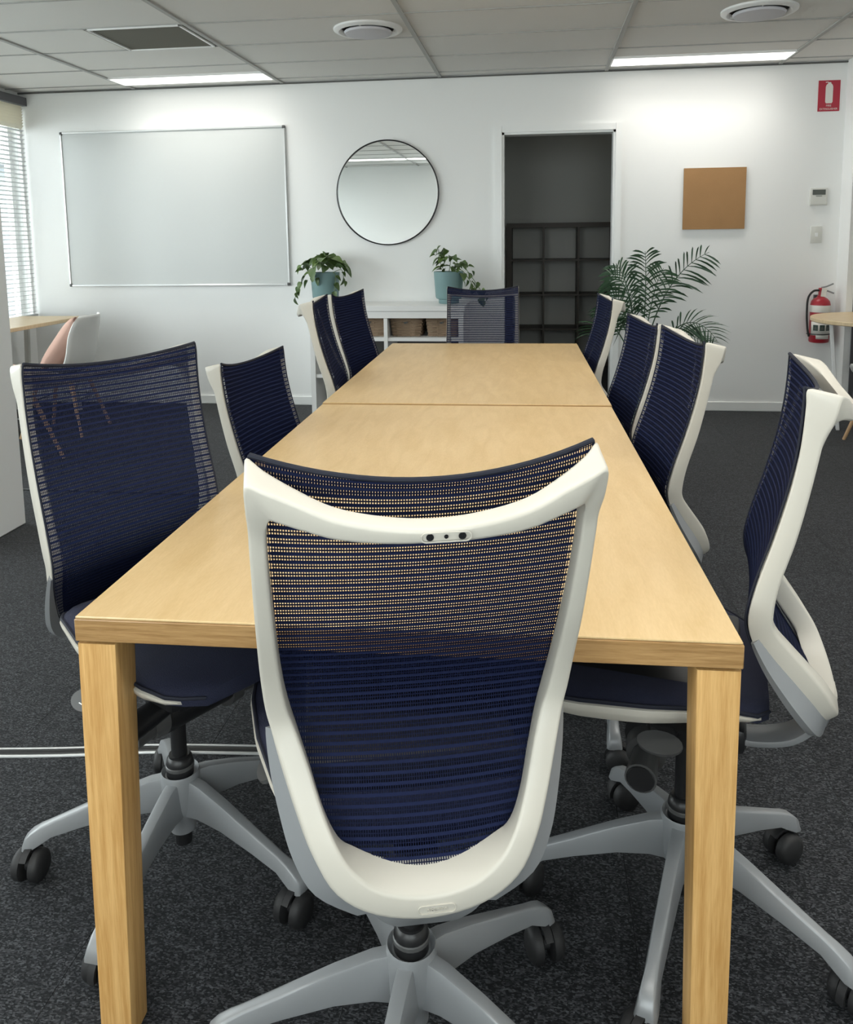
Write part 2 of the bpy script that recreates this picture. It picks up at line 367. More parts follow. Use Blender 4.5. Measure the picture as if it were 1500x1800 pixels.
# doorway: casing, lining
d1 = struct(MB().box((DL - 0.027, -0.009, (DT + 0.045) / 2), (0.052, 0.018, DT + 0.045)).box((DR + 0.022, -0.009, (DT + 0.045) / 2), (0.044, 0.018, DT + 0.045))
     .box(((DL + DR) / 2, -0.009, DT + 0.0225), (DR - DL - 0.002, 0.0178, 0.045)).build('door_1', 'trim'))
MB().box((DL + 0.008, 0.06, DT / 2), (0.016, 0.125, DT)).box((DR - 0.008, 0.06, DT / 2), (0.016, 0.125, DT)).box(((DL + DR) / 2, 0.06, DT - 0.008), (DR - DL, 0.125, 0.016)).build('door_lining', 'trim', d1)
d2 = struct(MB().box((UR + 0.06, OA - 0.008, OT / 2), (0.118, 0.016, OT)).box((UR + 0.06, (OA + OB) / 2, OT - 0.012), (0.118, OA - OB, 0.024)).build('door_2', 'trim'))
MB().box((UR + 0.06, OA - 0.022, OT / 2), (0.030, 0.012, OT)).build('door_seal', 'darkframe', d2)
# storeroom behind the doorway
b = MB(); b.box((0.4, 2.66, H / 2), (3.2, 0.12, H)); b.box((-1.26, 1.36, H / 2), (0.12, 2.5, H)); b.box((2.06, 1.36, H / 2), (0.12, 2.5, H))
struct(b.build('wall_storeroom', 'store', None, 0))
struct(MB().box((0.4, 1.36, H + 0.03), (3.4, 2.7, 0.06)).build('ceiling_storeroom', 'store', None, 0))
struct(MB().box((0.4, 1.36, -0.02), (3.4, 2.5, 0.04)).build('floor_storeroom', 'carpet', None, 0))

# ------------------------------------------------------------------ ceiling: tiles, rails, light panels
GU = [-3.91, -2.73, -1.565, -0.385, 0.80, 1.97, 3.15, 4.33, 4.95]
GV = [0.0] + [-0.16 - 0.52 * k for k in range(14)] + [VB]
ce = struct(MB().box((0.55, -3.6, H + 0.06), (9.1, 7.5, 0.04)).build('ceiling', 'rail', None, 0))
LIGHTS = [(-2.73, -1.565, 1), (0.80, 1.97, 1), (-2.73, -1.565, 6), (0.80, 1.97, 6), (-2.73, -1.565, 12), (-1.565, -0.385, 12), (0.80, 1.97, 11), (-0.385, 0.80, 5), (-0.385, 0.80, 8), (-0.385, 0.80, 11), (0.80, 1.97, 9), (3.15, 4.33, 1), (3.15, 4.33, 4)]  # middle-column, near-right and next-area panels are unseen, added for brightness
lcell = {(a, k) for a, c, k in LIGHTS}
cache = {}
def tile(u0, u1, v0, v1):
    w, d = round(u1 - u0 - 0.006, 4), round(v0 - v1 - 0.006, 4)
    if (w, d) not in cache:
        cache[(w, d)] = MB().box((0, 0, 0.008), (w, d, 0.016)).mesh('ceiling_tile', 0); cache[(w, d)].materials.append(MT['ceil'])
    t = obj('ceiling_tile', cache[(w, d)], None, ce); t.location = ((u0 + u1) / 2, (v0 + v1) / 2, H + 0.004)
for i in range(len(GU) - 1):
    for k in range(len(GV) - 1):
        u0, u1, v0, v1 = GU[i], GU[i + 1], GV[k], GV[k + 1]
        if u1 < UL: continue
        if (u0, k) in lcell: v0 = v0 - 0.26
        if k == 3 and u0 == -2.73: u1 = -2.17                     # the return-air grille takes the rest of this bay
        tile(u0, u1, v0, v1)
for u in GU[1:-1]:
    MB().box((u, VB / 2, H - 0.001), (0.026, -VB, 0.010), 0.001).build('ceiling_rail', 'rail', ce, 0)
for v in GV[1:-1]:
    MB().box((0.55, v, H + 0.002), (9.0, 0.008, 0.008)).build('ceiling_rail', 'rail', ce, 0)
trim_top = struct(MB().box(((UL + UR) / 2, -0.006, H - 0.006), (UR - UL, 0.012, 0.010)).build('trim_1', 'gap', None, 0))
names = {(-2.73, 1): 'long white led ceiling panel glowing above the whiteboard', (0.80, 1): 'long white led ceiling panel glowing above the doorway and cork board',
         (-2.73, 6): 'led ceiling panel above the left side of the table, nearer than the whiteboard', (0.80, 6): 'led ceiling panel above the right side of the table, nearer than the doorway',
         (-2.73, 12): 'led ceiling panel behind the camera that shows at the left in the round mirror', (-1.565, 12): 'led ceiling panel behind the camera that shows at the right in the round mirror', (0.80, 11): 'led ceiling panel behind the camera on the right',
         (-0.385, 5): 'added unseen led ceiling panel above the middle of the far table', (-0.385, 8): 'added unseen led ceiling panel above the middle of the near table', (-0.385, 11): 'added unseen led ceiling panel in the middle', (0.80, 9): 'added unseen led ceiling panel on the right just in front of the camera',
         (3.15, 1): 'added unseen led ceiling panel in the next area, beyond the right wall nib', (3.15, 4): 'added unseen led ceiling panel in the next area, nearer than the wall nib'}
for a, c, k in LIGHTS:
    v0 = GV[k]; cx, cv = (a + c) / 2, v0 - 0.13
    t = thing('ceiling_light', names[(a, k)], 'ceiling light', (cx, cv, H), 0, 'led ceiling panels')
    b = MB(); 
    for sx in (-1, 1): b.box((sx * (c - a - 0.02) / 2, 0, 0.0), (0.012, 0.25, 0.018))
    for sy in (-1, 1): b.box((0, sy * 0.122, 0.0), (c - a - 0.02, 0.012, 0.018))
    b.build('light_frame', 'trim', t); MB().box((0, 0, -0.002), (c - a - 0.034, 0.232, 0.010), 0.002).build('diffuser', 'panel', t)
    ld = bpy.data.lights.new('panel_lamp', 'AREA'); ld.shape = 'RECTANGLE'; ld.size = c - a - .04; ld.size_y = .226; ld.energy = PANEL_WATT; ld.color = (1.0, 0.965, 0.90); ld.spread = D_SPREAD
    lo = bpy.data.objects.new('panel_lamp', ld); COL.objects.link(lo); lo.parent = t; lo.location = (0, 0, -.009)
def diffuser(u, v, label):
    t = thing('air_diffuser', label, 'air diffuser', (u, v, H), 0, 'round ceiling air diffusers')
    MB().lathe([(0.192, 0.004), (0.192, -0.006), (0.180, -0.014), (0.163, -0.016), (0.150, -0.006), (0.146, 0.004)], 48, caps=False).build('outer_ring', 'white', t)
    MB().lathe([(0.001, -0.030), (0.110, -0.030), (0.128, -0.026), (0.134, -0.016), (0.128, -0.010), (0.001, -0.008)], 48, caps=False).build('centre_disc', 'disc', t)
    MB().lathe([(0.149, 0.002), (0.149, 0.004), (0.001, 0.004), (0.001, 0.002)], 48, caps=False).build('throat', 'gap', t)
    for k in range(3):
        b = MB(); a = 2 * PI * k / 3 + 0.4; b.box((0.140 * math.cos(a), 0.140 * math.sin(a), -0.010), (0.03, 0.006, 0.008), rot=Matrix.Rotation(a, 3, 'Z')); b.build('spoke', 'white', t)
diffuser(-0.622, -1.43, 'round white ceiling air diffuser above the mirror, left of the other one')
diffuser(1.466, -1.44, 'round white ceiling air diffuser at the top right above the light panel')
t = thing('return_air_grille', 'square grey-brown return air grille with white frame in the ceiling', 'air grille', (-1.868, -1.468, H))
b = MB()
for s in (-1, 1): b.box((s * 0.266, 0, -0.003), (0.014, 0.51, 0.012), 0.002); b.box((0, s * 0.248, -0.003), (0.546, 0.014, 0.012), 0.002)
b.build('grille_frame', 'trim', t)
b = MB().box((0, 0, 0.012), (0.52, 0.49, 0.004))
for k in range(30): b.box((0, -0.236 + k * 0.0163, 0.003), (0.51, 0.003, 0.014), rot=Matrix.Rotation(0.5, 3, 'X'))
b.build('grille_core', 'grille', t, 0)

# ------------------------------------------------------------------ windows, blind, world outside
for i, (a, c) in enumerate(WINDOWS):
    y, w = (a + c) / 2, a - c
    wo = struct(MB().box((UL - 0.10, a - 0.02, (WSILL + WHEAD) / 2), (0.05, 0.04, WHEAD - WSILL)).box((UL - 0.10, c + 0.02, (WSILL + WHEAD) / 2), (0.05, 0.04, WHEAD - WSILL))
        .box((UL - 0.10, y, WSILL + 0.02), (0.05, w, 0.04)).box((UL - 0.10, y, WHEAD - 0.02), (0.05, w, 0.04)).build('window_%d' % (i + 1), 'trim', None, 0))
    MB().box((UL - 0.10, y, (WSILL + WHEAD) / 2), (0.006, w - 0.07, WHEAD - WSILL - 0.07)).build('pane', 'pane', wo, 0)
    MB().box((UL - 0.03, y, WSILL + 0.008), (0.12, w, 0.022), 0.003).build('window_sill', 'trim', wo)
bl = thing('venetian_blind', 'white venetian blind with open slats at the window beside the whiteboard wall', 'blind', (UL + 0.024, -0.722, 0))
MB().box((0.012, 0, 2.362), (0.07, 1.43, 0.064), 0.003).build('head_rail', 'darkframe', bl)
sm = MB().box((0, 0, 0), (0.030, 1.41, 0.0012), rot=Matrix.Rotation(-0.24, 3, 'Y')).mesh('slat', 0); sm.materials.append(MT['slat'])
sc_ = MB().box((0, 0, 0), (0.036, 1.41, 0.0016), rot=Matrix.Rotation(-0.9, 3, 'Y')).mesh('closed_slat', 0); sc_.materials.append(MT['cream'])
for k in range(8): o = obj('closed_slat', sc_, None, bl); o.location = (0, 0, 2.318 - k * 0.021)
z = 2.142
while z > 0.72: o = obj('slat', sm, None, bl); o.location = (0, 0, z); z -= 0.0335
MB().box((0, 0, 0.708), (0.036, 1.41, 0.016), 0.003).build('bottom_rail', 'slat', bl)
for y in (-0.62, 0.0, 0.62): MB().cyl((0, y, 0.70), (0, y, 2.35), 0.0012, n=6).build('ladder_cord', 'slat', bl)
ground = struct(MB().box((-15, 5, -3.45), (22, 70, 0.1)).build('ground', 'grass', None, 0))
hb = thing('neighbour_building', 'pale rendered building with windows seen through the blind', 'building', (-13.0, 13.4, -3.4))
MB().box((-2, 0, 3.3), (4, 16, 6.6)).build('facade', 'render', hb, 0); MB().box((-1.9, 0, 6.75), (4.6, 16.6, 0.3)).build('eaves', 'eaves', hb, 0)
for k in range(6):
    wf = MB().box((0.02, -6.5 + 2.6 * k, 5.95), (0.12, 1.5, 1.0)).build('window', 'eaves', hb, 0)
    MB().box((0.06, -6.5 + 2.6 * k, 5.95), (0.08, 1.3, 0.84)).build('window_pane', 'darkpane', wf, 0)

# ------------------------------------------------------------------ meeting tables (slightly turned against the room)
WA, WY = -0.02302, 5.0429
def T2R(x, y):
    dy = y - WY; return Vector((x * math.cos(WA) + dy * math.sin(WA), -x * math.sin(WA) + dy * math.cos(WA), 0))
TW, TL_, TH = 0.9682, 1.5925, 0.72
def meeting_table(y0, label, lift=0.0):
    c = T2R(0, y0 + TL_ / 2)
    TH = 0.72 + lift
    t = thing('meeting_table', label, 'table', c, -WA, 'meeting tables pushed end to end')
    MB().box((0, 0, TH - 0.002), (TW - 0.003, TL_ - 0.003, 0.004), 0.0012).build('tabletop', 'top', t)
    MB().box((0, 0, TH - 0.0215), (TW, TL_, 0.035), 0.0015).build('tabletop_edge', 'edge', t)
    for sx in (-1, 1):
        for sy in (-1, 1):
            w, d = 0.060, 0.064; wb, db = 0.052, 0.056
            ox, oy = sx * (TW / 2 - 0.002), sy * (TL_ / 2 - 0.002)
            ob = ox + sx * (0.008 if sx < 0 else 0.0)
            rings = []
            for z, ww, dd, o_ in ((0.0, wb, db, ob), (TH - .043, w, d, ox)):
                q = [Vector((o_, oy, z)), Vector((o_ - sx * ww, oy, z)), Vector((o_ - sx * ww, oy - sy * dd, z)), Vector((o_, oy - sy * dd, z))]
                rings.append(round4(q, 0.003))
            MB().loft(rings).build('table_leg', 'leg', t)
    MB().box((0, 0, 0.667), (TW - 0.2, 0.06, 0.030)).box((-TW / 2 + 0.14, 0, 0.667), (0.03, TL_ - 0.2, 0.030)).box((TW / 2 - 0.14, 0, 0.667), (0.03, TL_ - 0.2, 0.030)).build('under_rail', 'black', t)
meeting_table(0.0, 'maple-topped meeting table with tapered oak legs nearest the camera')
meeting_table(TL_ + 0.003, 'maple-topped meeting table behind the first, nearer the white sideboard', 0.005)

# ------------------------------------------------------------------ mesh-back office chair (local frame: x right, y forward, z up, origin under the gas column)
V = Vector
def st(of, orr, ir, if_): return [V(of), V(orr), V(ir), V(if_)]
HALF = [
    st((0, -.247, 1.006), (0, -.269, 1.001), (0, -.267, .985), (0, -.249, .988)),
    st((.05, -.244, 1.009), (.05, -.266, 1.004), (.05, -.264, .985), (.05, -.246, .988)),
    st((.10, -.236, 1.018), (.10, -.258, 1.012), (.098, -.256, .988), (.098, -.238, .991)),
    st((.140, -.222, 1.034), (.140, -.248, 1.027), (.135, -.246, .996), (.135, -.224, .999)),
    st((.172, -.203, 1.047), (.171, -.240, 1.038), (.158, -.237, 1.001), (.158, -.206, 1.002)),
    st((.191, -.183, 1.054), (.1895, -.231, 1.040), (.167, -.226, .998), (.167, -.190, .998)),
    st((.1935, -.182, 1.036), (.1915, -.222, 1.008), (.1715, -.214, .982), (.1715, -.182, .984)),
    st((.1935, -.179, 1.000), (.1915, -.207, .978), (.1735, -.205, .960), (.1735, -.178, .962)),
    st((.1935, -.173, .955), (.192, -.201, .953), (.174, -.200, .938), (.174, -.172, .938)),
    st((.1935, -.160, .895), (.1925, -.189, .895), (.1735, -.188, .890), (.1735, -.160, .890)),
    st((.194, -.139, .822), (.193, -.171, .822), (.172, -.170, .820), (.172, -.140, .820)),
    st((.1945, -.116, .752), (.193, -.149, .752), (.1695, -.148, .750), (.1695, -.118, .750)),
    st((.193, -.103, .696), (.190, -.140, .702), (.164, -.140, .700), (.164, -.106, .696)),
    st((.188, -.109, .655), (.183, -.143, .672), (.154, -.144, .672), (.154, -.112, .657)),
    st((.177, -.131, .616), (.170, -.165, .638), (.140, -.166, .640), (.140, -.136, .620)),
    st((.160, -.160, .572), (.153, -.195, .596), (.124, -.196, .600), (.124, -.166, .578)),
    st((.141, -.187, .532), (.135, -.220, .555), (.107, -.220, .566), (.107, -.186, .553)),
    st((.114, -.208, .497), (.109, -.237, .515), (.087, -.233, .538), (.087, -.192, .541)),
    st((.066, -.220, .472), (.064, -.245, .488), (.053, -.242, .516), (.053, -.198, .527)),
    st((0, -.224, .463), (0, -.248, .478), (0, -.245, .507), (0, -.201, .521)),
]
def mir(s): return [V((-p.x, p.y, p.z)) for p in s]
LOOP = HALF + [mir(s) for s in HALF[-2:0:-1]]
def make_chair():
    root = thing('office_chair', 'x', 'chair')
    # white back frame
    cs = [catmull([s[k] for s in LOOP], 4, True) for k in range(4)]
    rings = [round4([cs[k][i] for k in range(4)], 0.0045) for i in range(len(cs[0]))]
    fr = MB().loft(rings, closed=True).build('back_frame', 'frame', root, 60)
    # recessed plate with screw holes on the top bar, embossed badge on the bottom bar
    M = Matrix.Translation((0.010, -.2684, .9935)) @ Matrix.Rotation(math.radians(3), 4, 'X') @ FACE_Y
    b = MB(); rr = rounded_rect(.052, .0115, .0056); ri = rounded_rect(.0495, .0092, .0045)
    b.loft([[M @ V((x, y, 0)) for x, y in rr], [M @ V((x, y, .0014)) for x, y in rr], [M @ V((x, y, .0014)) for x, y in ri], [M @ V((x, y, 0)) for x, y in ri]], caps=False)
    sp = b.build('screw_plate', 'frame', fr)
    for x, r in ((-.0165, .0040), (0, .0022), (.0165, .0040)):
        b = MB(); b.lathe([(r, .0002), (r, .0010), (r * .55, .0010), (r * .5, .0004), (.0001, .0004)], 12, M @ Matrix.Translation((x, 0.0004, 0)), caps=False); b.build('screw', 'black', fr)
    M2 = Matrix.Translation((0.008, -.2468, .491)) @ Matrix.Rotation(math.radians(-6), 4, 'X') @ FACE_Y
    b = MB(); rr = rounded_rect(.046, .0115, .0055); ri = rounded_rect(.0445, .0100, .0048)
    b.loft([[M2 @ V((x, y, -.002)) for x, y in rr], [M2 @ V((x, y, .0012)) for x, y in rr], [M2 @ V((x, y, .0012)) for x, y in ri], [M2 @ V((x, y, -.002)) for x, y in ri]], caps=False)
    b.build('badge', 'frame', fr)
    text_mesh('badge_lettering', 'okamura', .0072, 'frame', fr, M2 @ Matrix.Translation((0, 0, .0004)), .0007)
    # navy net stretched over the front
    E_ = catmull([V((s[0].x - .003, s[0].y + .003, s[0].z)) for s in HALF[5:18]], 4)
    n = len(E_); NS = 20; rows = []; L = 0.0; vs = []
    for i, e in enumerate(E_):
        t = i / (n - 1)
        sag = .022 * max(0, 1 - t / .55) ** 1.2 + .008 + .010 * max(0, (t - .6) / .4); zd = .024 * max(0, 1 - t / .35) ** 1.5
        if i: L += (E_[i] - E_[i - 1]).length
        vs.append(L)
        rows.append([V((e.x * s, e.y - sag * (1 - s * s), e.z - zd * (1 - s * s))) for s in [2 * k / NS - 1 for k in range(NS + 1)]])
    layers = MB()                                       # the knitted net is 1.4 mm thick: five plies with aligned holes
    for off in (0, -.0007, -.00035, .00035, .0007):     # the hem along each side is a single ply
        lay = []
        for i, r in enumerate(rows):
            lr = []
            for j, p in enumerate(r):
                du = r[min(j + 1, NS)] - r[max(j - 1, 0)]; dv = rows[min(i + 1, n - 1)][j] - rows[max(i - 1, 0)][j]
                lr.append(p + du.cross(dv).normalized() * off)
            lay.append(lr if off == 0 else lr[1:-1])
        layers.grid(lay)
    me = layers.mesh('back_net', 180)
    uvl = me.uv_layers.new(name='fabric')
    for poly in me.polygons:
        for li in poly.loop_indices:
            vi = me.loops[li].vertex_index; i = vi // (NS + 1) if vi < n * (NS + 1) else ((vi - n * (NS + 1)) // (NS - 1)) % n
            uvl.data[li].uv = (me.vertices[vi].co.x * 1.02 + 5.0, vs[i] + 1.0)
    net = obj('back_net', me, 'net', root)
    hm = [[p + V((0, -.0022, -.0005)) for p in rows[i]] for i in range(0, 7)]
    hme = MB().grid(hm).mesh('hem', 180); hu = hme.uv_layers.new(name='fabric')
    for poly in hme.polygons:
        for li in poly.loop_indices:
            vi = hme.loops[li].vertex_index; hu.data[li].uv = (hme.vertices[vi].co.x * 1.02 + 5.0012, vs[vi // (NS + 1)] + 1.0018)
    obj('hem', hme, 'net', net)
    MB().tube(rows[0], .0032, 8).tube([r[0] for r in rows], .0018, 6).tube([r[-1] for r in rows], .0018, 6).tube(rows[-1], .002, 6).build('piping', 'piping', net)
    # seat: navy cushion net, white side rails, black pan
    def hw(y):
        P = [(-.135, .120), (-.115, .160), (-.06, .192), (.05, .222), (.16, .238), (.26, .236), (.31, .218), (.338, .17)]
        for (a, p), (c, q) in zip(P, P[1:]):
            if y <= c: return p + (q - p) * max(0, (y - a) / (c - a))
        return P[-1][1]
    def zt(y, s):
        z = .552 - .006 * (1 - s * s)
        if y > .20: z -= .026 * ((y - .20) / .138) ** 2
        if y < -.03: z -= .030 * ((-.03 - y) / .105) ** 2
        return z
    ys = [-.135 + .473 * k / 26 for k in range(27)]
    ss = [-1 + 2 * k / 18 for k in range(19)]
    b = MB(); ring = []
    for y in ys:
        w = hw(y); top = [V((w * s, y, zt(y, s) - .012 * max(0, (abs(s) - .8) / .2) ** 2)) for s in ss]
        bot = [V((w * s * .98, y, zt(y, s) - .026)) for s in ss[::-1]]
        ring.append(top + bot)
    b.loft(ring)
    seat = b.build('seat', 'seatnet', root, 50)
    for s in (-1, 1):
        rg = []
        for k in range(25):
            t = k / 24; y = -.122 + .440 * t; th = .028 * math.sin(PI * min(1, max(0, t * .94 + .03))) ** .6; w = hw(y) + .001
            zc = zt(y, 1) - .016
            rg.append(round4([V((s * (w + .004), y, zc)), V((s * (w + .002), y, zc - th * .45)), V((s * (w - .006), y, zc - th)), V((s * (w - .022), y, zc - th)), V((s * (w - .022), y, zc))], .002))
        MB().loft(rg).build('seat_rail', 'frame', seat)
        MB().tube([V((s * hw(y), y, zt(y, 1) - .011)) for y in ys], .0030, 6).build('seat_piping', 'piping', seat)
    # black mechanism with knobs and lever
    b = MB(); b.box((0, .06, .515), (.30, .30, .070), .012, seg=2).box((0, 0, .395), (.055, .058, .080), .008, seg=2).box((0, .02, .450), (.150, .200, .084), .016, seg=2).box((0, -.055, .392), (.07, .10, .05), .012, seg=2).cyl((-.075, .055, .400), (.075, .055, .400), .045, n=20)
    b.box((-.11, .085, .480), (.05, .16, .03), .01).box((.11, .085, .480), (.05, .16, .03), .01)
    mech = b.build('mechanism', 'black', root)
    MB().cyl((-.070, .060, .382), (-.100, .060, .380), .038, .034, 20).cyl((-.10, .060, .380), (-.165, .062, .376), .022, .027, 20).build('tension_knob', 'darkgrey', mech)
    MB().cyl((-.165, .062, .376), (-.168, .062, .376), .024, .022, 20).build('knob_cap', 'black', mech)
    MB().cyl((.070, .060, .392), (.105, .062, .388), .036, .030, 20).cyl((.105, .062, .388), (.145, .066, .384), .026, .026, 20).build('tension_knob', 'darkgrey', mech)
    MB().cyl((.085, .105, .440), (.185, .122, .4365), .019, .0255, 20).build('handle_grip', 'black', mech)
    q = (V((.205, .125, .436)) - V((.085, .105, .440))).to_track_quat('Z', 'Y').to_matrix().to_4x4(); q.translation = V((.1855, .1221, .4365))
    MB().lathe([(.019, 0), (.019, .0012), (.0155, .0012), (.0155, 0)], 24, q, caps=False).build('grip_ring', 'white', mech)
    MB().lathe([(.009, 0), (.009, .001), (.0065, .001), (.0065, 0)], 20, q, caps=False).build('grip_ring', 'white', mech)
    b = MB(); el = [(.036 * math.cos(2 * PI * k / 20), .020 * math.sin(2 * PI * k / 20)) for k in range(20)]
    b.poly_prism(el, -.003, .003, Matrix.Translation((.205, .03, .472)) @ Matrix.Rotation(PI / 2, 4, 'Z') @ Matrix.Rotation(.5, 4, 'X')); b.tube([(.20, .03, .472), (.16, .05, .462), (.10, .06, .462)], .003)
    b.build('seat_lever', 'darkgrey', mech)
    MB().cyl((-.078, -.02, .430), (-.088, -.02, .430), .013, n=14).build('bolt', 'darkgrey', mech)
    b = MB(); b.poly_prism(el, -.003, .003, Matrix.Translation((-.205, .03, .472)) @ Matrix.Rotation(PI / 2, 4, 'Z') @ Matrix.Rotation(-.5, 4, 'X')); b.tube([(-.20, .03, .472), (-.16, .05, .462), (-.10, .06, .462)], .003)
    b.build('seat_lever', 'darkgrey', mech)
    def icon(Mx):                                       # seat-and-arrow symbol printed in white on the levers
        b = MB()
        for (x0, y0), (x1, y1) in (((-.006, -.004), (.004, -.004)), ((.004, -.004), (.006, .002)), ((-.002, .004), (.009, .004)), ((.004, .002), (.004, .008))):
            d = V((x1 - x0, y1 - y0, 0)); nn = V((-d.y, d.x, 0)).normalized() * .0009
            b.poly_prism([(x0 - nn.x, y0 - nn.y), (x1 - nn.x, y1 - nn.y), (x1 + nn.x, y1 + nn.y), (x0 + nn.x, y0 + nn.y)], 0, .0004, Mx)
        b.build('icon', 'white', mech)
    icon(Matrix.Translation((-.0276, -.008, .392)) @ Matrix(((0, 0, -1, 0), (-1, 0, 0, 0), (0, 1, 0, 0), (0, 0, 0, 1))))
    icon(Matrix.Translation((.205, .03, .472)) @ Matrix.Rotation(PI / 2, 4, 'Z') @ Matrix.Rotation(.5, 4, 'X') @ Matrix.Translation((0, -.004, .0032)))
    # silver yoke: tongue under the seat sweeping up to the frame, with a wing along each lower arm
    P = catmull([V((0, -.050, .392)), V((0, -.11, .388)), V((0, -.168, .400)), V((0, -.202, .425)), V((0, -.220, .455)), V((0, -.226, .485))], 5)
    rg = []
    for i, p in enumerate(P):
        t = i / (len(P) - 1); w = .026 + .012 * t + (.040 * max(0, (t - .6) / .4)); th = .012
        d = (P[min(i + 1, len(P) - 1)] - P[max(i - 1, 0)]).normalized(); nn = V((0, -d.z, d.y))
        rg.append(round4([p + V((-w, 0, 0)) + nn * th * .5, p + V((w, 0, 0)) + nn * th * .5, p + V((w, 0, 0)) - nn * th * .5, p + V((-w, 0, 0)) - nn * th * .5], .004))
    b = MB().loft(rg)
    for s in (-1, 1):
        A = catmull([h[0] for h in HALF[13:19]], 4); Bq = catmull([h[1] for h in HALF[13:19]], 4); rg = []
        for i, (a, c) in enumerate(zip(A, Bq)):
            t = i / (len(A) - 1); k = math.sin(PI * min(1, t * .62 + .03))
            o = V((.018 * k, .014 * k, -.014 * k)); a2 = a * .55 + c * .45
            q = [a2 + V((-.004, 0, 0)), a + V((-.012, -.002, 0)) + o * .1, a + o, a + o + V((.004, -.010 * k - .003, .002))]
            rg.append([V((s * p.x, p.y, p.z)) for p in q])
        b.loft(rg)
    b.build('back_yoke', 'silver', root, 50)
    # column, hub and five-star base
    col = MB().lathe([(.0155, .20), (.0155, .40)], 20).lathe([(.027, .180), (.027, .222), (.025, .232), (.021, .236), (.021, .240)], 24).build('gas_column', 'black', root)
    MB().lathe([(.0285, .212), (.0285, .218), (.0265, .220), (.0265, .210)], 24, caps=False).build('column_ring', 'darkgrey', col)
    MB().lathe([(.017, .045), (.017, .08)], 16).build('cylinder_foot', 'black', col)
    MB().lathe([(.030, .196), (.037, .205), (.039, .200), (.039, .135), (.036, .118), (.026, .105), (.025, .075), (.020, .075)], 28).build('base_hub', 'silver', root)
    rg = []
    for x, zt_, hh, w in ((.020, .196, .078, .020), (.06, .190, .066, .019), (.12, .170, .050, .018), (.20, .138, .036, .0165), (.258, .115, .030, .0150), (.280, .106, .034, .0175), (.298, .096, .034, .0195), (.311, .084, .024, .0195), (.316, .070, .010, .017)):
        q = [V((x, -w * .62, zt_)), V((x, w * .62, zt_)), V((x, w, zt_ - hh)), V((x, -w, zt_ - hh))]
        rg.append(round4(q, .004))
    legm = MB().loft(rg).mesh('base_leg', 45); legm.materials.append(MT['silver'])
    b = MB(); b.cyl((0, 0, .045), (0, 0, .07), .0075, n=12)
    b.lathe([(.001, .0), (.020, .001), (.0265, .006), (.028, .012), (.028, .020), (.022, .023)], 20, Matrix.Translation((-.012, -.030, .028)) @ Matrix.Rotation(-PI / 2, 4, 'X'))
    b.lathe([(.001, .0), (.020, .001), (.0265, .006), (.028, .012), (.028, .020), (.022, .023)], 20, Matrix.Translation((-.012, .030, .028)) @ Matrix.Rotation(PI / 2, 4, 'X'))
    b.cyl((-.012, -.014, .028), (-.012, .014, .028), .010, n=10)
    hood = []
    for k in range(9):
        a = math.radians(-10 + 150 * k / 8); r0, r1 = .0285, .0335
        hood.append([V((-.012 + r * math.cos(a), w, .028 + r * math.sin(a))) for r, w in ((r0, -.0065), (r1, -.0065), (r1, .0065), (r0, .0065))])
    b.loft(hood)
    bmesh.ops.scale(b.bm, vec=(1.12, 1.05, 1.12), verts=b.bm.verts); casm = b.mesh('caster', 40); casm.materials.append(MT['rubber'])
    for k in range(5):
        lg = obj('base_leg', legm, None, root); lg.rotation_euler = (0, 0, 2 * PI * k / 5)
        cs_ = obj('caster', casm, None, lg); cs_.location = (.298, 0, 0); cs_.rotation_euler = (0, 0, 1.1 + 1.7 * k)
    return root
def pose_chair(root, hub, th, dz=0.0, rec=0.0, star=0.0, label='', sdz=None):
    sdz = dz if sdz is None else sdz
    root.location = (hub[0], hub[1], 0); root.rotation_euler = (0, 0, th - PI / 2); root['label'] = label
    root['group'] = 'mesh-back office chairs around the meeting tables'
    k = 0; piv = Vector((0, 0, .45)); R = Matrix.Rotation(rec, 3, 'X')
    for c in root.children:
        nm = c.name.split('.')[0]
        if nm in ('back_frame', 'back_net', 'back_yoke'): c.rotation_euler = (rec, 0, 0); c.location = piv - R @ piv + Vector((0, 0, dz))
        elif nm == 'seat': c.location = (0, 0, sdz)
        elif nm == 'mechanism': c.location = (0, 0, dz)
        elif nm == 'base_leg': c.rotation_euler = (0, 0, star + 2 * PI * k / 5); k += 1
    return root
def from_top(mid, th): return (mid[0] + .181 * math.cos(th), mid[1] + .181 * math.sin(th))
D = math.radians
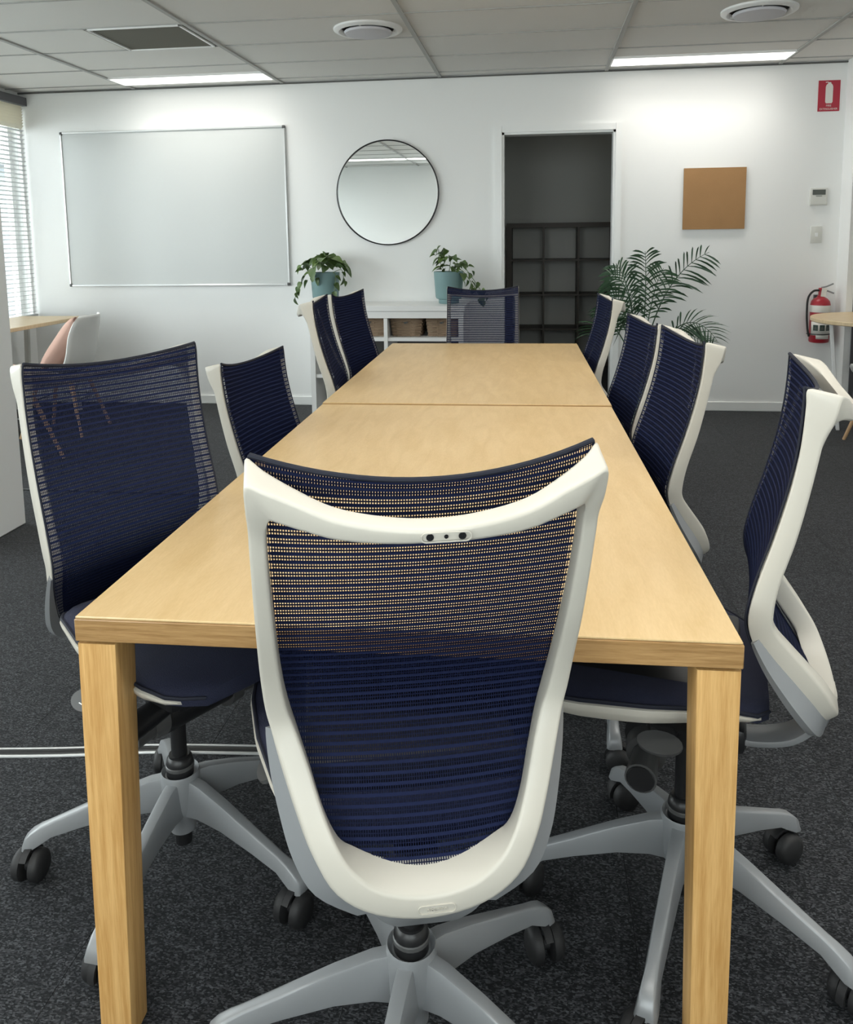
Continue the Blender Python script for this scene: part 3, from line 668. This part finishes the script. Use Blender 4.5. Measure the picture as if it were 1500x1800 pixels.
CH = [
    # hub, heading, dz, recline, star, label
    ((0.130, -5.022), 1.829, .025, .139, .576, 'navy mesh office chair seen from behind at the near end of the table', -.01),
    ((0.591, -4.677), 2.915, -.010, -.035, 1.778, 'navy mesh office chair at the right foreground, seen side-on beside the table leg'),
    ((-0.402, -4.664), -.535, -.011, -.067, 2.971, 'large navy mesh office chair at the left foreground, facing across the table', .045),
    (from_top((-.513, -3.81), D(81 - 90)), D(81 - 90), -.115, 0, .3, 'low navy mesh office chair, second from the camera on the left side'),
    (from_top((-.533, -2.96), D(96.5 - 90)), D(96.5 - 90), -.008, 0, .9, 'navy mesh office chair with white ear showing, third from the camera on the left side'),
    (from_top((-.565, -2.33), D(80 - 90)), D(80 - 90), -.025, 0, .1, 'navy mesh office chair on the left side, nearest the potted plants'),
    (from_top((.690, -3.945), D(96.6 + 90)), D(96.6 + 90), -.033, 0, .5, 'navy mesh office chair, second from the camera on the right side'),
    (from_top((.681, -3.20), D(98.3 + 90)), D(98.3 + 90), -.067, 0, .2, 'navy mesh office chair, third from the camera on the right side, by the table seam'),
    (from_top((.626, -2.30), D(95.4 + 90)), D(95.4 + 90), -.052, 0, .7, 'navy mesh office chair on the right side, nearest the doorway'),
    (from_top((.030, -1.705), D(272.0)), D(272.0), -.040, 0, .4, 'navy mesh office chair at the far end of the table, facing the camera'),
]
proto = make_chair()
copies = [proto] + [copy_tree(proto) for _ in CH[1:]]
for o, c in zip(copies, CH): pose_chair(o, *c)

# ------------------------------------------------------------------ things on the far wall
wbx, wbz, wbw, wbh = -2.453, 1.528, 1.80, 1.19
t = thing('whiteboard', 'large white enamel whiteboard with thin metal frame on the far wall', 'whiteboard', (wbx, -0.001, wbz))
MB().box((0, -.008, 0), (wbw - .02, .012, wbh - .02)).build('writing_surface', 'board', t, 0)
b = MB()
for s in (-1, 1): b.box((s * (wbw / 2 - .006), -.010, 0), (.013, .022, wbh - .02), .002); b.box((0, -.010, s * (wbh / 2 - .006)), (wbw - .03, .022, .014), .002)
b.build('board_frame', 'alu', t)
MB().box((0, -.024, -wbh / 2 + .004), (wbw - .06, .022, .007), .002).build('pen_tray', 'alu', t)
for sx in (-1, 1):
    for sz in (-1, 1): MB().box((sx * (wbw / 2 - .009), -.011, sz * (wbh / 2 - .009)), (.024, .025, .024), .006, seg=2).build('corner_cap', 'darkgrey', t)
t = thing('round_mirror', 'round wall mirror with thin black rim above the sideboard', 'mirror', (-.783, -0.001, 1.613))
MB().lathe([(.386, 0), (.386, -.022), (.380, -.024), (.377, -.022), (.377, -.012)], 96, Matrix.Rotation(-PI / 2, 4, 'X'), caps=False).build('mirror_rim', 'black', t)
MB().lathe([(.001, -.012), (.379, -.012), (.379, -.003), (.001, -.003)], 96, Matrix.Rotation(-PI / 2, 4, 'X'), caps=False).build('mirror_glass', 'mirror', t, 30)
for ch in t.children: ch.scale = (1, -1, 1) if False else (1, 1, 1)
t = thing('cork_board', 'square brown frameless cork board on the wall right of the doorway', 'cork board', (1.559, -0.001, 1.527))
MB().box((0, -.015, 0), (.424, .006, .428)).build('cork_sheet', 'cork', t, 0); MB().box((0, -.007, 0), (.422, .013, .426)).build('backing', 'corkedge', t, 0)
# fire extinguisher sign
t = thing('fire_extinguisher_sign', 'red sign with white extinguisher pictogram high on the far wall', 'sign', (2.298, -.001, 2.207))
MB().box((0, -.002, 0), (.142, .004, .206), .001).build('sign_plate', 'signred', t)
b = MB(); pts = [(-.024, -.045), (-.024, .055), (-.020, .068), (-.010, .078), (-.010, .086), (.010, .086), (.010, .078), (.020, .068), (.024, .055), (.024, -.045), (.018, -.054), (-.018, -.054)]
b.poly_prism(pts, .0042, .0050, Matrix.Translation((0, 0, .004)) @ FACE_Y); b.poly_prism([(-.024, .082), (-.008, .086), (-.008, .090), (-.026, .088)], .0042, .005, Matrix.Translation((0, 0, .004)) @ FACE_Y)
b.build('pictogram', 'signwhite', t, 0)
text_mesh('sign_lettering', 'FIRE', .019, 'signwhite', t, Matrix.Translation((0, -.0042, -.066)) @ FACE_Y)
text_mesh('sign_lettering', 'EXTINGUISHER', .0172, 'signwhite', t, Matrix.Translation((0, -.0042, -.088)) @ FACE_Y)
# air-conditioning controller and light switch
t = thing('wall_controller', 'small off-white air-conditioning controller with grey display on the wall', 'thermostat', (2.260, -.001, 1.527))
MB().box((0, -.009, 0), (.116, .018, .120), .004, seg=2).build('controller_body', 'offwhite', t)
MB().box((0, -.0185, .030), (.086, .002, .036)).build('display', 'lcd', t); MB().box((0, -.0185, .004), (.040, .002, .004)).build('marking', 'lcd', t)
MB().box((0, -.0190, -.028), (.100, .002, .050), .001).build('flap', 'offwhite', t)
t = thing('light_switch', 'white light switch plate below the wall controller', 'light switch', (2.258, -.001, 1.265))
MB().box((0, -.005, 0), (.076, .010, .118), .003, seg=2).build('switch_plate', 'offwhite', t); MB().box((0, -.0112, 0), (.018, .004, .026), .001).build('rocker', 'white', t)
# fire extinguisher on its bracket
t = thing('fire_extinguisher', 'red fire extinguisher with black hose hanging on the wall below the light switch', 'fire extinguisher', (2.284, -.085, .515))
MB().lathe([(.002, .0), (.050, .0), (.062, .004), (.066, .012), (.066, .265), (.060, .290), (.045, .308), (.026, .318), (.022, .330)], 32).build('cylinder', 'red', t)
MB().lathe([(.0666, .215), (.0668, .216), (.0668, .262), (.0666, .263)], 32, caps=False).build('white_band', 'signwhite', t)
def patch(z0, z1, a0, a1, r, nm, mat):
    rows = [[V((r * math.cos(a0 + (a1 - a0) * k / 16), r * math.sin(a0 + (a1 - a0) * k / 16), z)) for k in range(17)] for z in (z0, z1)]
    o = MB().grid(rows).build(nm, mat, t); sd = o.modifiers.new('thickness', 'SOLIDIFY'); sd.thickness = .0006; return o
patch(.165, .200, D(-105), D(-25), .0672, 'yellow_label', 'yellow')
lab = patch(.055, .150, D(-160), D(-30), .0670, 'label', 'signwhite'); patch(.030, .060, D(-125), D(-45), .0672, 'lower_label', 'signwhite')
for k in range(3):                                     # dark square pictograms on the label
    a = D(-128 + 36 * k); Mx = Matrix.Translation((.0676 * math.cos(a), .0676 * math.sin(a), .108)) @ Matrix.Rotation(a + PI / 2, 4, 'Z') @ FACE_Y
    b = MB(); b.poly_prism([(-.016, -.020), (.016, -.020), (.016, .020), (-.016, .020)], 0, .0008, Mx); b.build('label_pictogram', 'ink', lab, 0)
    b = MB(); b.poly_prism([(-.011, -.013), (.010, -.013), (.006, .003), (.001, .013), (-.005, .004)], .0008, .0012, Mx); b.build('label_pictogram', 'lcd', lab, 0)
b = MB().cyl((0, 0, .325), (0, 0, .362), .017, n=16).box((0, -.002, .372), (.030, .030, .022), .003); b.build('valve', 'red', t)
MB().tube([(0, 0, .384), (.03, -.01, .392), (.075, -.015, .412)], .0055, 8).build('lever', 'silver', t)
MB().tube([(.005, 0, .366), (.04, -.008, .362), (.082, -.012, .345)], .0055, 8).build('carry_handle', 'silver', t)
MB().box((.012, -.024, .352), (.034, .003, .060), rot=Matrix.Rotation(.12, 3, 'Y')).build('service_tag', 'signwhite', t)
MB().tube(catmull([V((-.015, -.01, .366)), V((-.055, -.012, .360)), V((-.088, -.015, .310)), V((-.093, -.02, .20)), V((-.086, -.025, .10)), V((-.075, -.025, .045))], 6), .0075, 8).build('hose', 'rubber', t)
MB().tube([(.0685 * math.cos(a), .0685 * math.sin(a), .062) for a in [2 * PI * k / 24 for k in range(24)]], .003, 6, True).tube([(-.066, -.02, .062), (-.092, -.026, .066)], .003, 6).build('hose_strap', 'rubber', t)
MB().box((0, .074, .18), (.05, .018, .30), .002).build('wall_bracket', 'darkgrey', t)

# ------------------------------------------------------------------ white sideboard with baskets
SU0, SU1, SD, SZ = -1.292, -.186, .425, .806
t = thing('sideboard', 'low white open sideboard under the round mirror', 'sideboard', ((SU0 + SU1) / 2, -.012 - SD / 2, 0))
w2 = (SU1 - SU0) / 2
MB().box((0, 0, SZ - .019), (2 * w2 + .02, SD + .012, .038), .002).build('top_board', 'lacquer', t)
for s in (-1, 1): MB().box((s * (w2 - .018), 0, (SZ - .038) / 2), (.036, SD, SZ - .038), .001).build('side_panel', 'lacquer', t)
MB().box((0, -SD / 2 + .012, SZ - .063), (2 * w2 - .074, .020, .048)).build('apron', 'lacquer', t)
MB().box((0, 0, .36), (.026, SD, .714)).build('divider', 'lacquer', t)
for z in (.568, .30, .05): MB().box((0, .004, z), (2 * w2 - .074, SD - .012, .026)).build('shelf', 'lacquer', t)
MB().box((0, SD / 2 - .004, SZ / 2), (2 * w2 - .074, .006, SZ - .08)).build('back_panel', 'darkgrey', t)
def basket(u, label, cloth=False):
    t = thing('wicker_basket', label, 'basket', (u, -.245, .5815), 0, 'wicker baskets in the sideboard')
    L_, D_, H_ = .225, .26, .142; b = MB()
    def per(z, off, N=56):
        k = .86 + .14 * z / H_; pts = []
        for q in rounded_rect(L_ * k, D_ * k, .03, 4): pts.append(q)
        out = []; m = len(pts)
        P = [V((x, y, z)) for x, y in pts]
        tot = sum((P[(i + 1) % m] - P[i]).length for i in range(m)); step = tot / N; acc = 0; i = 0; rem = step * off
        out = []
        for kq in range(N):
            d = (kq + .5 * off) * step; i = 0; a = 0
            while a + (P[(i + 1) % m] - P[i]).length < d: a += (P[(i + 1) % m] - P[i]).length; i += 1
            p = P[i].lerp(P[(i + 1) % m], (d - a) / max(1e-9, (P[(i + 1) % m] - P[i]).length))
            nrm = V((p.x / L_, p.y / D_, 0)).normalized(); out.append(p + nrm * (.006 if (kq + int(off * 2)) % 2 else -.005))
        return out
    for k in range(10): b.tube(per(.008 + k * .0128, k % 2, 30), .0066, 5, True)
    b.build('weave', 'wicker', t)
    rim = [V((x, y, H_ - .006)) for x, y in rounded_rect(L_, D_, .03, 6)]
    MB().tube(rim, .0085, 6, True).build('rim', 'wicker', t)
    MB().box((0, 0, .006), (L_ * .84, D_ * .84, .008)).build('basket_base', 'wicker', t)
    b = MB()
    for k in range(10):
        a = 2 * PI * k / 10; b.tube([V((L_ * .43 * math.cos(a) * 1.02, D_ * .43 * math.sin(a) * 1.05, .0)), V((L_ * .5 * math.cos(a) * 1.03, D_ * .5 * math.sin(a) * 1.05, H_ - .006))], .0045, 5)
    b.build('stakes', 'wicker', t)
    MB().box((0, -D_ * .5 + .001, .100), (.030, .012, .018), .004).build('hole_shade_block', 'gap', t)  # dark block stands in for the shade inside a handle hole
    if cloth:
        b = MB(); b.lathe([(.001, .172), (.03, .168), (.055, .15), (.07, .128), (.07, .11)], 14); c = b.build('cloth_bundle', 'offwhite', t); c.location = (-.03, -.02, 0)
basket(-.868, 'woven wicker basket with a pale bundle, left of the sideboard divider', True)
basket(-.602, 'woven wicker basket right of the sideboard divider, with a dark handle hole')
basket(-.345, 'woven wicker basket in the sideboard, partly behind the far chair')
basket(-1.125, 'woven wicker basket at the left end of the sideboard, behind the chairs')

# ------------------------------------------------------------------ plants
def leaf_mesh(name, L, Wd, curl, fold):
    b = MB(); rows = []
    for i in range(7):
        t = i / 6; w = Wd * (math.sin(PI * min(1, t ** .62)) ** .8 if 0 < t < 1 else .02); z = -curl * t * t
        rows.append([V((s * w, L * (t - (.10 * (1 - t) * abs(s) * 1.5)), z + fold * abs(s) * w)) for s in (-1, -.5, 0, .5, 1)])
    return b.grid(rows).mesh(name, 180)
LEAVES = [leaf_mesh('leaf', .062, .026, .018, .5), leaf_mesh('leaf', .074, .032, .03, .35), leaf_mesh('leaf', .050, .021, .012, .6)]
for m_ in LEAVES: m_.materials.append(MT['pothos'])
def pothos(u, v, z, label, spots, vines):
    t = thing('pothos_plant', label, 'potted plant', (u, v, z), 0, 'trailing pothos plants on the sideboard')
    pot = MB().lathe([(.002, .0), (.070, .0), (.074, .006), (.074, .030), (.090, .036), (.096, .050), (.108, .230), (.103, .230), (.092, .06), (.002, .055)], 40).build('pot', 'teal', t)
    MB().lathe([(.001, .212), (.104, .212), (.104, .205), (.001, .205)], 24, caps=False).build('soil', 'soil', t)
    for P in vines: MB().tube(catmull([V(p) for p in P], 5), .0024, 5).build('vine', 'stem', t)
    for (x, y, zz, sz) in spots:
        o = obj('leaf', random.choice(LEAVES), None, t); o.location = (x, y, zz)
        out = math.atan2(y, x) - PI / 2 if abs(x) + abs(y) > .02 else random.uniform(0, 6.28)
        o.rotation_euler = (random.uniform(-.9, .3) - (1.0 if zz < .2 else 0), random.uniform(-.6, .6), out + random.uniform(-.8, .8)); o.scale = (sz,) * 3
sp = []
for k in range(46):
    a = random.uniform(0, 2 * PI); r = .14 * math.sqrt(random.random()); h = .25 + .135 * (1 - (r / .15) ** 2) * random.uniform(.45, 1)
    sp.append((r * math.cos(a), r * math.sin(a) * .9, h, random.uniform(1.0, 1.45)))
trail = [(-.11, -.03, .225), (-.145, -.04, .20), (-.165, -.05, .155), (-.185, -.05, .12), (-.20, -.055, .085), (-.215, -.06, .045), (-.12, -.06, .17), (-.16, -.03, .25), (-.175, -.02, .28)]
trail += [(.135, -.03, .23), (.145, -.04, .19), (.15, -.04, .165), (.10, -.085, .20), (.095, -.09, .15), (.09, -.095, .09), (.085, -.09, .05), (-.05, -.10, .21), (-.02, -.11, .19)]
pothos(-1.228, -.20, SZ, 'bushy pothos in a teal pot on the sideboard, left of the mirror', sp + [(x, y, z, random.uniform(.75, 1.05)) for x, y, z in trail],
       [[(-.04, -.02, .21), (-.11, -.04, .24), (-.165, -.05, .16), (-.215, -.06, .05)], [(.03, -.02, .21), (.13, -.03, .25), (.15, -.04, .17)], [(.04, -.04, .21), (.10, -.09, .22), (.085, -.095, .05)], [(-.05, 0, .21), (-.12, 0, .27), (-.17, -.02, .29)]])
sp = []
for k in range(16): sp.append((random.uniform(-.07, .07), random.uniform(-.06, .06), .235 + random.uniform(0, .10), random.uniform(.75, 1.0)))
for k in range(10): sp.append((-.06 + .05 * random.random(), random.uniform(-.04, .04), .30 + .10 * random.random(), random.uniform(.7, .95)))
sp += [(-.085, -.02, .375, .95), (-.06, -.01, .41, .9), (-.02, 0, .385, .95), (-.10, -.02, .35, .8)]
for k in range(38):
    q = random.random(); cx = .03 + .24 * q; cz = .30 - .27 * q ** 1.25
    sp.append((cx + random.uniform(-.04, .04), -.03 + random.uniform(-.05, .04), max(.02, cz + random.uniform(-.05, .045)), random.uniform(.6, .95)))
pothos(-.312, -.20, SZ, 'leggy pothos in a teal pot trailing to the right of the mirror', sp,
       [[(-.02, 0, .21), (-.06, -.01, .30), (-.07, -.02, .39)], [(.02, -.02, .21), (.09, -.03, .28), (.17, -.04, .19), (.27, -.05, .04)], [(.03, -.03, .21), (.10, -.05, .24), (.20, -.06, .10), (.24, -.05, .03)], [(0, 0, .21), (.02, 0, .33)]])
# palm in a floor pot
PB = V((1.02, -.42, 0))
t = thing('palm', 'green feathery palm in a sage pot right of the doorway', 'potted plant', PB)
MB().lathe([(.002, 0), (.105, 0), (.112, .01), (.135, .30), (.128, .30), (.10, .03), (.002, .03)], 32).build('pot', 'sage', t)
MB().lathe([(.001, .27), (.126, .27), (.126, .262), (.001, .262)], 24, caps=False).build('soil', 'soil', t)
def frond(tip, mid, L0=.20, n=15, droop=.38, flat=.5):
    P = [V((0, 0, .27))]; m_, tp = V(mid), V(tip)
    base = V((m_.x * .06, m_.y * .06, .27)); pts = []
    for k in range(n + 10):
        s = k / (n + 9); pts.append(base * (1 - s) ** 2 + 2 * s * (1 - s) * m_ + s * s * tp)
    b = MB().tube(pts, [.006 * (1 - .8 * k / len(pts)) for k in range(len(pts))], 5)
    for k in range(10, len(pts) - 1):
        p = pts[k]; d = (pts[k + 1] - pts[k - 1]).normalized(); f = (k - 10) / (len(pts) - 11)
        side = d.cross(V((.25, -1, .15))).normalized(); L = L0 * (math.sin(PI * (.16 + .74 * f)) ** .8)
        for sg in (-1, 1):
            e = (side * sg * .85 + d * .75 + V((random.uniform(-.12, .12), random.uniform(-.45, .45), random.uniform(-.15, .15)))).normalized(); q = []
            wv = d * .0065
            for j in range(5):
                u_ = j / 4; c = p + e * L * u_ + V((0, 0, -droop * L * u_ * u_)); ww = (.35 + 1.1 * u_ * (1.15 - u_) * 2.0) if j < 4 else .05
                q.append([c - wv * ww, c + wv * ww])
            b.grid(q)
    return b.build('frond', 'palm', t, 180)
def rel(x, y, z): return (x - PB.x, y - PB.y, z)
for tip, mid in [(rel(1.45, -.45, 1.16), rel(1.10, -.42, 1.00)), (rel(1.03, -.50, 1.17), rel(1.06, -.45, .95)), (rel(.80, -.50, 1.02), rel(.98, -.45, 1.02)), (rel(.78, -.52, .86), rel(.93, -.47, .93)),
                 (rel(.66, -.50, .60), rel(.86, -.45, .86)), (rel(1.50, -.55, .58), rel(1.28, -.45, .92)), (rel(1.46, -.52, .52), rel(1.22, -.45, .80)), (rel(.90, -.62, .72), rel(.98, -.5, .90)),
                 (rel(1.18, -.30, 1.05), rel(1.08, -.38, .90)), (rel(.86, -.34, 1.08), rel(.98, -.38, .95)), (rel(.74, -.62, .74), rel(.90, -.50, .88))]:
    frond(tip, mid)

# ------------------------------------------------------------------ storeroom cube shelf
t = thing('cube_shelf', 'dark brown cube shelving unit in the unlit storeroom behind the doorway', 'shelving unit', (.74, 2.30, 0))
X = [-.69 + .337 * k for k in range(5)]; ZS = [.02 + .342 * k for k in range(5)]
for k, x in enumerate(X): MB().box((x, 0, .70), (.05 if k in (0, 4) else .018, .38, 1.40)).build('upright', 'brown', t, 0)
for k, z in enumerate(ZS): MB().box((-.016, 0, z), (1.40, .378, .045 if k in (0, 4) else .018)).build('shelf', 'brown', t, 0)

# ------------------------------------------------------------------ shell chairs, side tables, cushions
def shell_chair(loc, th, label):
    t = thing('shell_chair', label, 'chair', loc, th - PI / 2, 'white shell chairs')
    prof = catmull([V((0, .205, .415)), V((0, .17, .436)), V((0, .05, .428)), V((0, -.08, .422)), V((0, -.155, .445)), V((0, -.195, .52)), V((0, -.220, .62)), V((0, -.245, .73)), V((0, -.262, .80))], 3)
    n = len(prof); rows = []
    for i, p in enumerate(prof):
        f = i / (n - 1); w = .225 if f < .5 else .225 - .05 * ((f - .5) / .5) ** 2
        if f > .9: w *= 1 - 3.2 * (f - .9) ** 1.2
        if f < .1: w *= 1 - 1.2 * (.1 - f)
        side = .055 * math.sin(PI * min(1, f * 1.1 + .05)) ; fw = .125 * max(0, (f - .30)) ** .6 * (1 - max(0, f - .8) * 2)
        rows.append([V((w * s, p.y + fw * s * s, p.z + side * s ** 4 * (1 - f) * 1.6)) for s in [2 * k / 14 - 1 for k in range(15)]])
    o = MB().grid(rows).build('seat_shell', 'shell', t, 180); sd = o.modifiers.new('thickness', 'SOLIDIFY'); sd.thickness = .009; sd.offset = 0
    for sx in (-1, 1):
        for sy in (-1, 1): MB().cyl((sx * .12, sy * .10 - .0, .405), (sx * .225, sy * .205, .0), .016, .010, 12).build('leg', 'beech', t)
    b = MB()
    for sy in (-1, 1): b.tube([(-.165, sy * .145, .235), (.165, sy * .145, .235)], .0045, 6)
    for sx in (-1, 1): b.tube([(sx * .165, -.145, .235), (sx * .165, .145, .235)], .0045, 6)
    b.tube([(-.13, -.11, .38), (.13, .11, .38)], .005, 6).tube([(.13, -.11, .38), (-.13, .11, .38)], .005, 6); b.build('brace', 'darkgrey', t)
    MB().box((0, .01, .404), (.26, .24, .016), .004).build('seat_mount', 'white', t)
    return t
def cushion(loc, rot, label, size=.40):
    b = MB(); N = 12; top = []; bot = []
    for sgn, dst in ((1, top), (-1, bot)):
        for i in range(N + 1):
            r_ = []
            for j in range(N + 1):
                x, y = 2 * i / N - 1, 2 * j / N - 1; h = (max(0, 1 - x ** 4) * max(0, 1 - y ** 4)) ** .6
                k = 1 - .07 * (1 - abs(x) ** 2) * abs(y) ** 6 - .0
                r_.append(V((x * size / 2 * (1 - .06 * (1 - y * y)), y * size / 2 * (1 - .06 * (1 - x * x)), sgn * (.002 + .062 * h))))
            dst.append(r_)
    b.grid(top); b.grid([r[::-1] for r in bot]); bmesh.ops.remove_doubles(b.bm, verts=b.bm.verts, dist=.0045)
    o = b.build('cushion', 'pink', None, 180); o.location = loc; o.rotation_euler = rot
    return tag(o, label, 'cushion', 'blush cushions on the shell chairs')
shell_chair((-2.86, -1.00, 0), D(186), 'white shell chair with a cushion against its back, beside the left window desk')
cushion((-2.80, -1.01, .60), (D(-56), D(8), D(192 - 90)), 'blush pink cushion leaning on the shell chair by the left desk', .42)
shell_chair((-2.74, -1.83, 0), D(80), 'white shell chair partly hidden behind the column')
cushion((-2.74, -1.80, .50), (D(6), D(4), D(-12)), 'blush pink cushion on the seat of the shell chair behind the column', .34)
shell_chair((2.46, -1.02, 0), D(95), 'white shell chair at the right edge beside the small round table')
cushion((2.46, -1.00, .50), (D(5), D(-5), D(15)), 'blush pink cushion on the shell chair at the right edge', .36)
t = thing('window_desk', 'small pale oak desk with white legs below the left window', 'desk', (-3.36, -.76, 0))
MB().box((0, 0, .708), (.50, .98, .026), .003).build('desk_top', 'paleoak', t)
for sx in (-1, 1):
    for sy in (-1, 1): MB().box((sx * .205, sy * .44, .3475), (.035, .03, .70), .003, rot=Matrix.Rotation(-sy * .07, 3, 'X')).build('desk_leg', 'offwhite', t)
t = thing('side_table', 'round pale oak side table with white legs at the right edge', 'table', (2.50, -.625, 0))
MB().lathe([(.002, .714), (.425, .714), (.430, .718), (.430, .737), (.427, .740), (.002, .740)], 64).build('table_top', 'paleoak', t)
for k in range(4):
    a = D(165 + 90 * k); MB().box((.27 * math.cos(a), .27 * math.sin(a), .357), (.022, .055, .715), .003, rot=Matrix.Rotation(a, 3, 'Z') @ Matrix.Rotation(.10, 3, 'Y')).build('table_leg', 'white', t)

# ------------------------------------------------------------------ cables on the floor
t = thing('cable_cover', 'glossy black cable strip with pale edges crossing the carpet under the table', 'cable', (0, 0, 0))
path = catmull([V((-3.55, -4.60, 0)), V((-2.2, -4.50, 0)), V((-1.02, -4.376, 0)), V((-.6, -4.312, 0)), V((-.1, -4.275, 0)), V((.15, -4.28, 0))], 8)
def strip(off, w, h, nm, mat, prof=3):
    rg = []
    for i, p in enumerate(path):
        d = (path[min(i + 1, len(path) - 1)] - path[max(i - 1, 0)]).normalized(); nn = V((-d.y, d.x, 0)); c = p + nn * off
        rg.append([c + nn * (w * .5 * math.cos(PI * k / 6)) + V((0, 0, .0008 + h * math.sin(PI * k / 6))) for k in range(7)])
    MB().loft(rg).build(nm, mat, t)
strip(0, .020, .008, 'black_cable', 'black'); strip(.0145, .007, .006, 'pale_edge', 'alu'); strip(-.0145, .008, .006, 'pale_edge', 'alu')  # one pale strip along each edge of the black one
MB().tube(catmull([V((-3.6, -2.36, .005)), V((-2.8, -2.31, .005)), V((-2.16, -2.291, .005)), V((-1.2, -2.30, .005)), V((-.55, -2.32, .005))], 8), .0042, 6).build('floor_cord', 'black', None)
tag(bpy.data.objects['floor_cord'], 'thin black cord lying across the carpet near the column', 'cable')
bpy.context.view_layer.update()
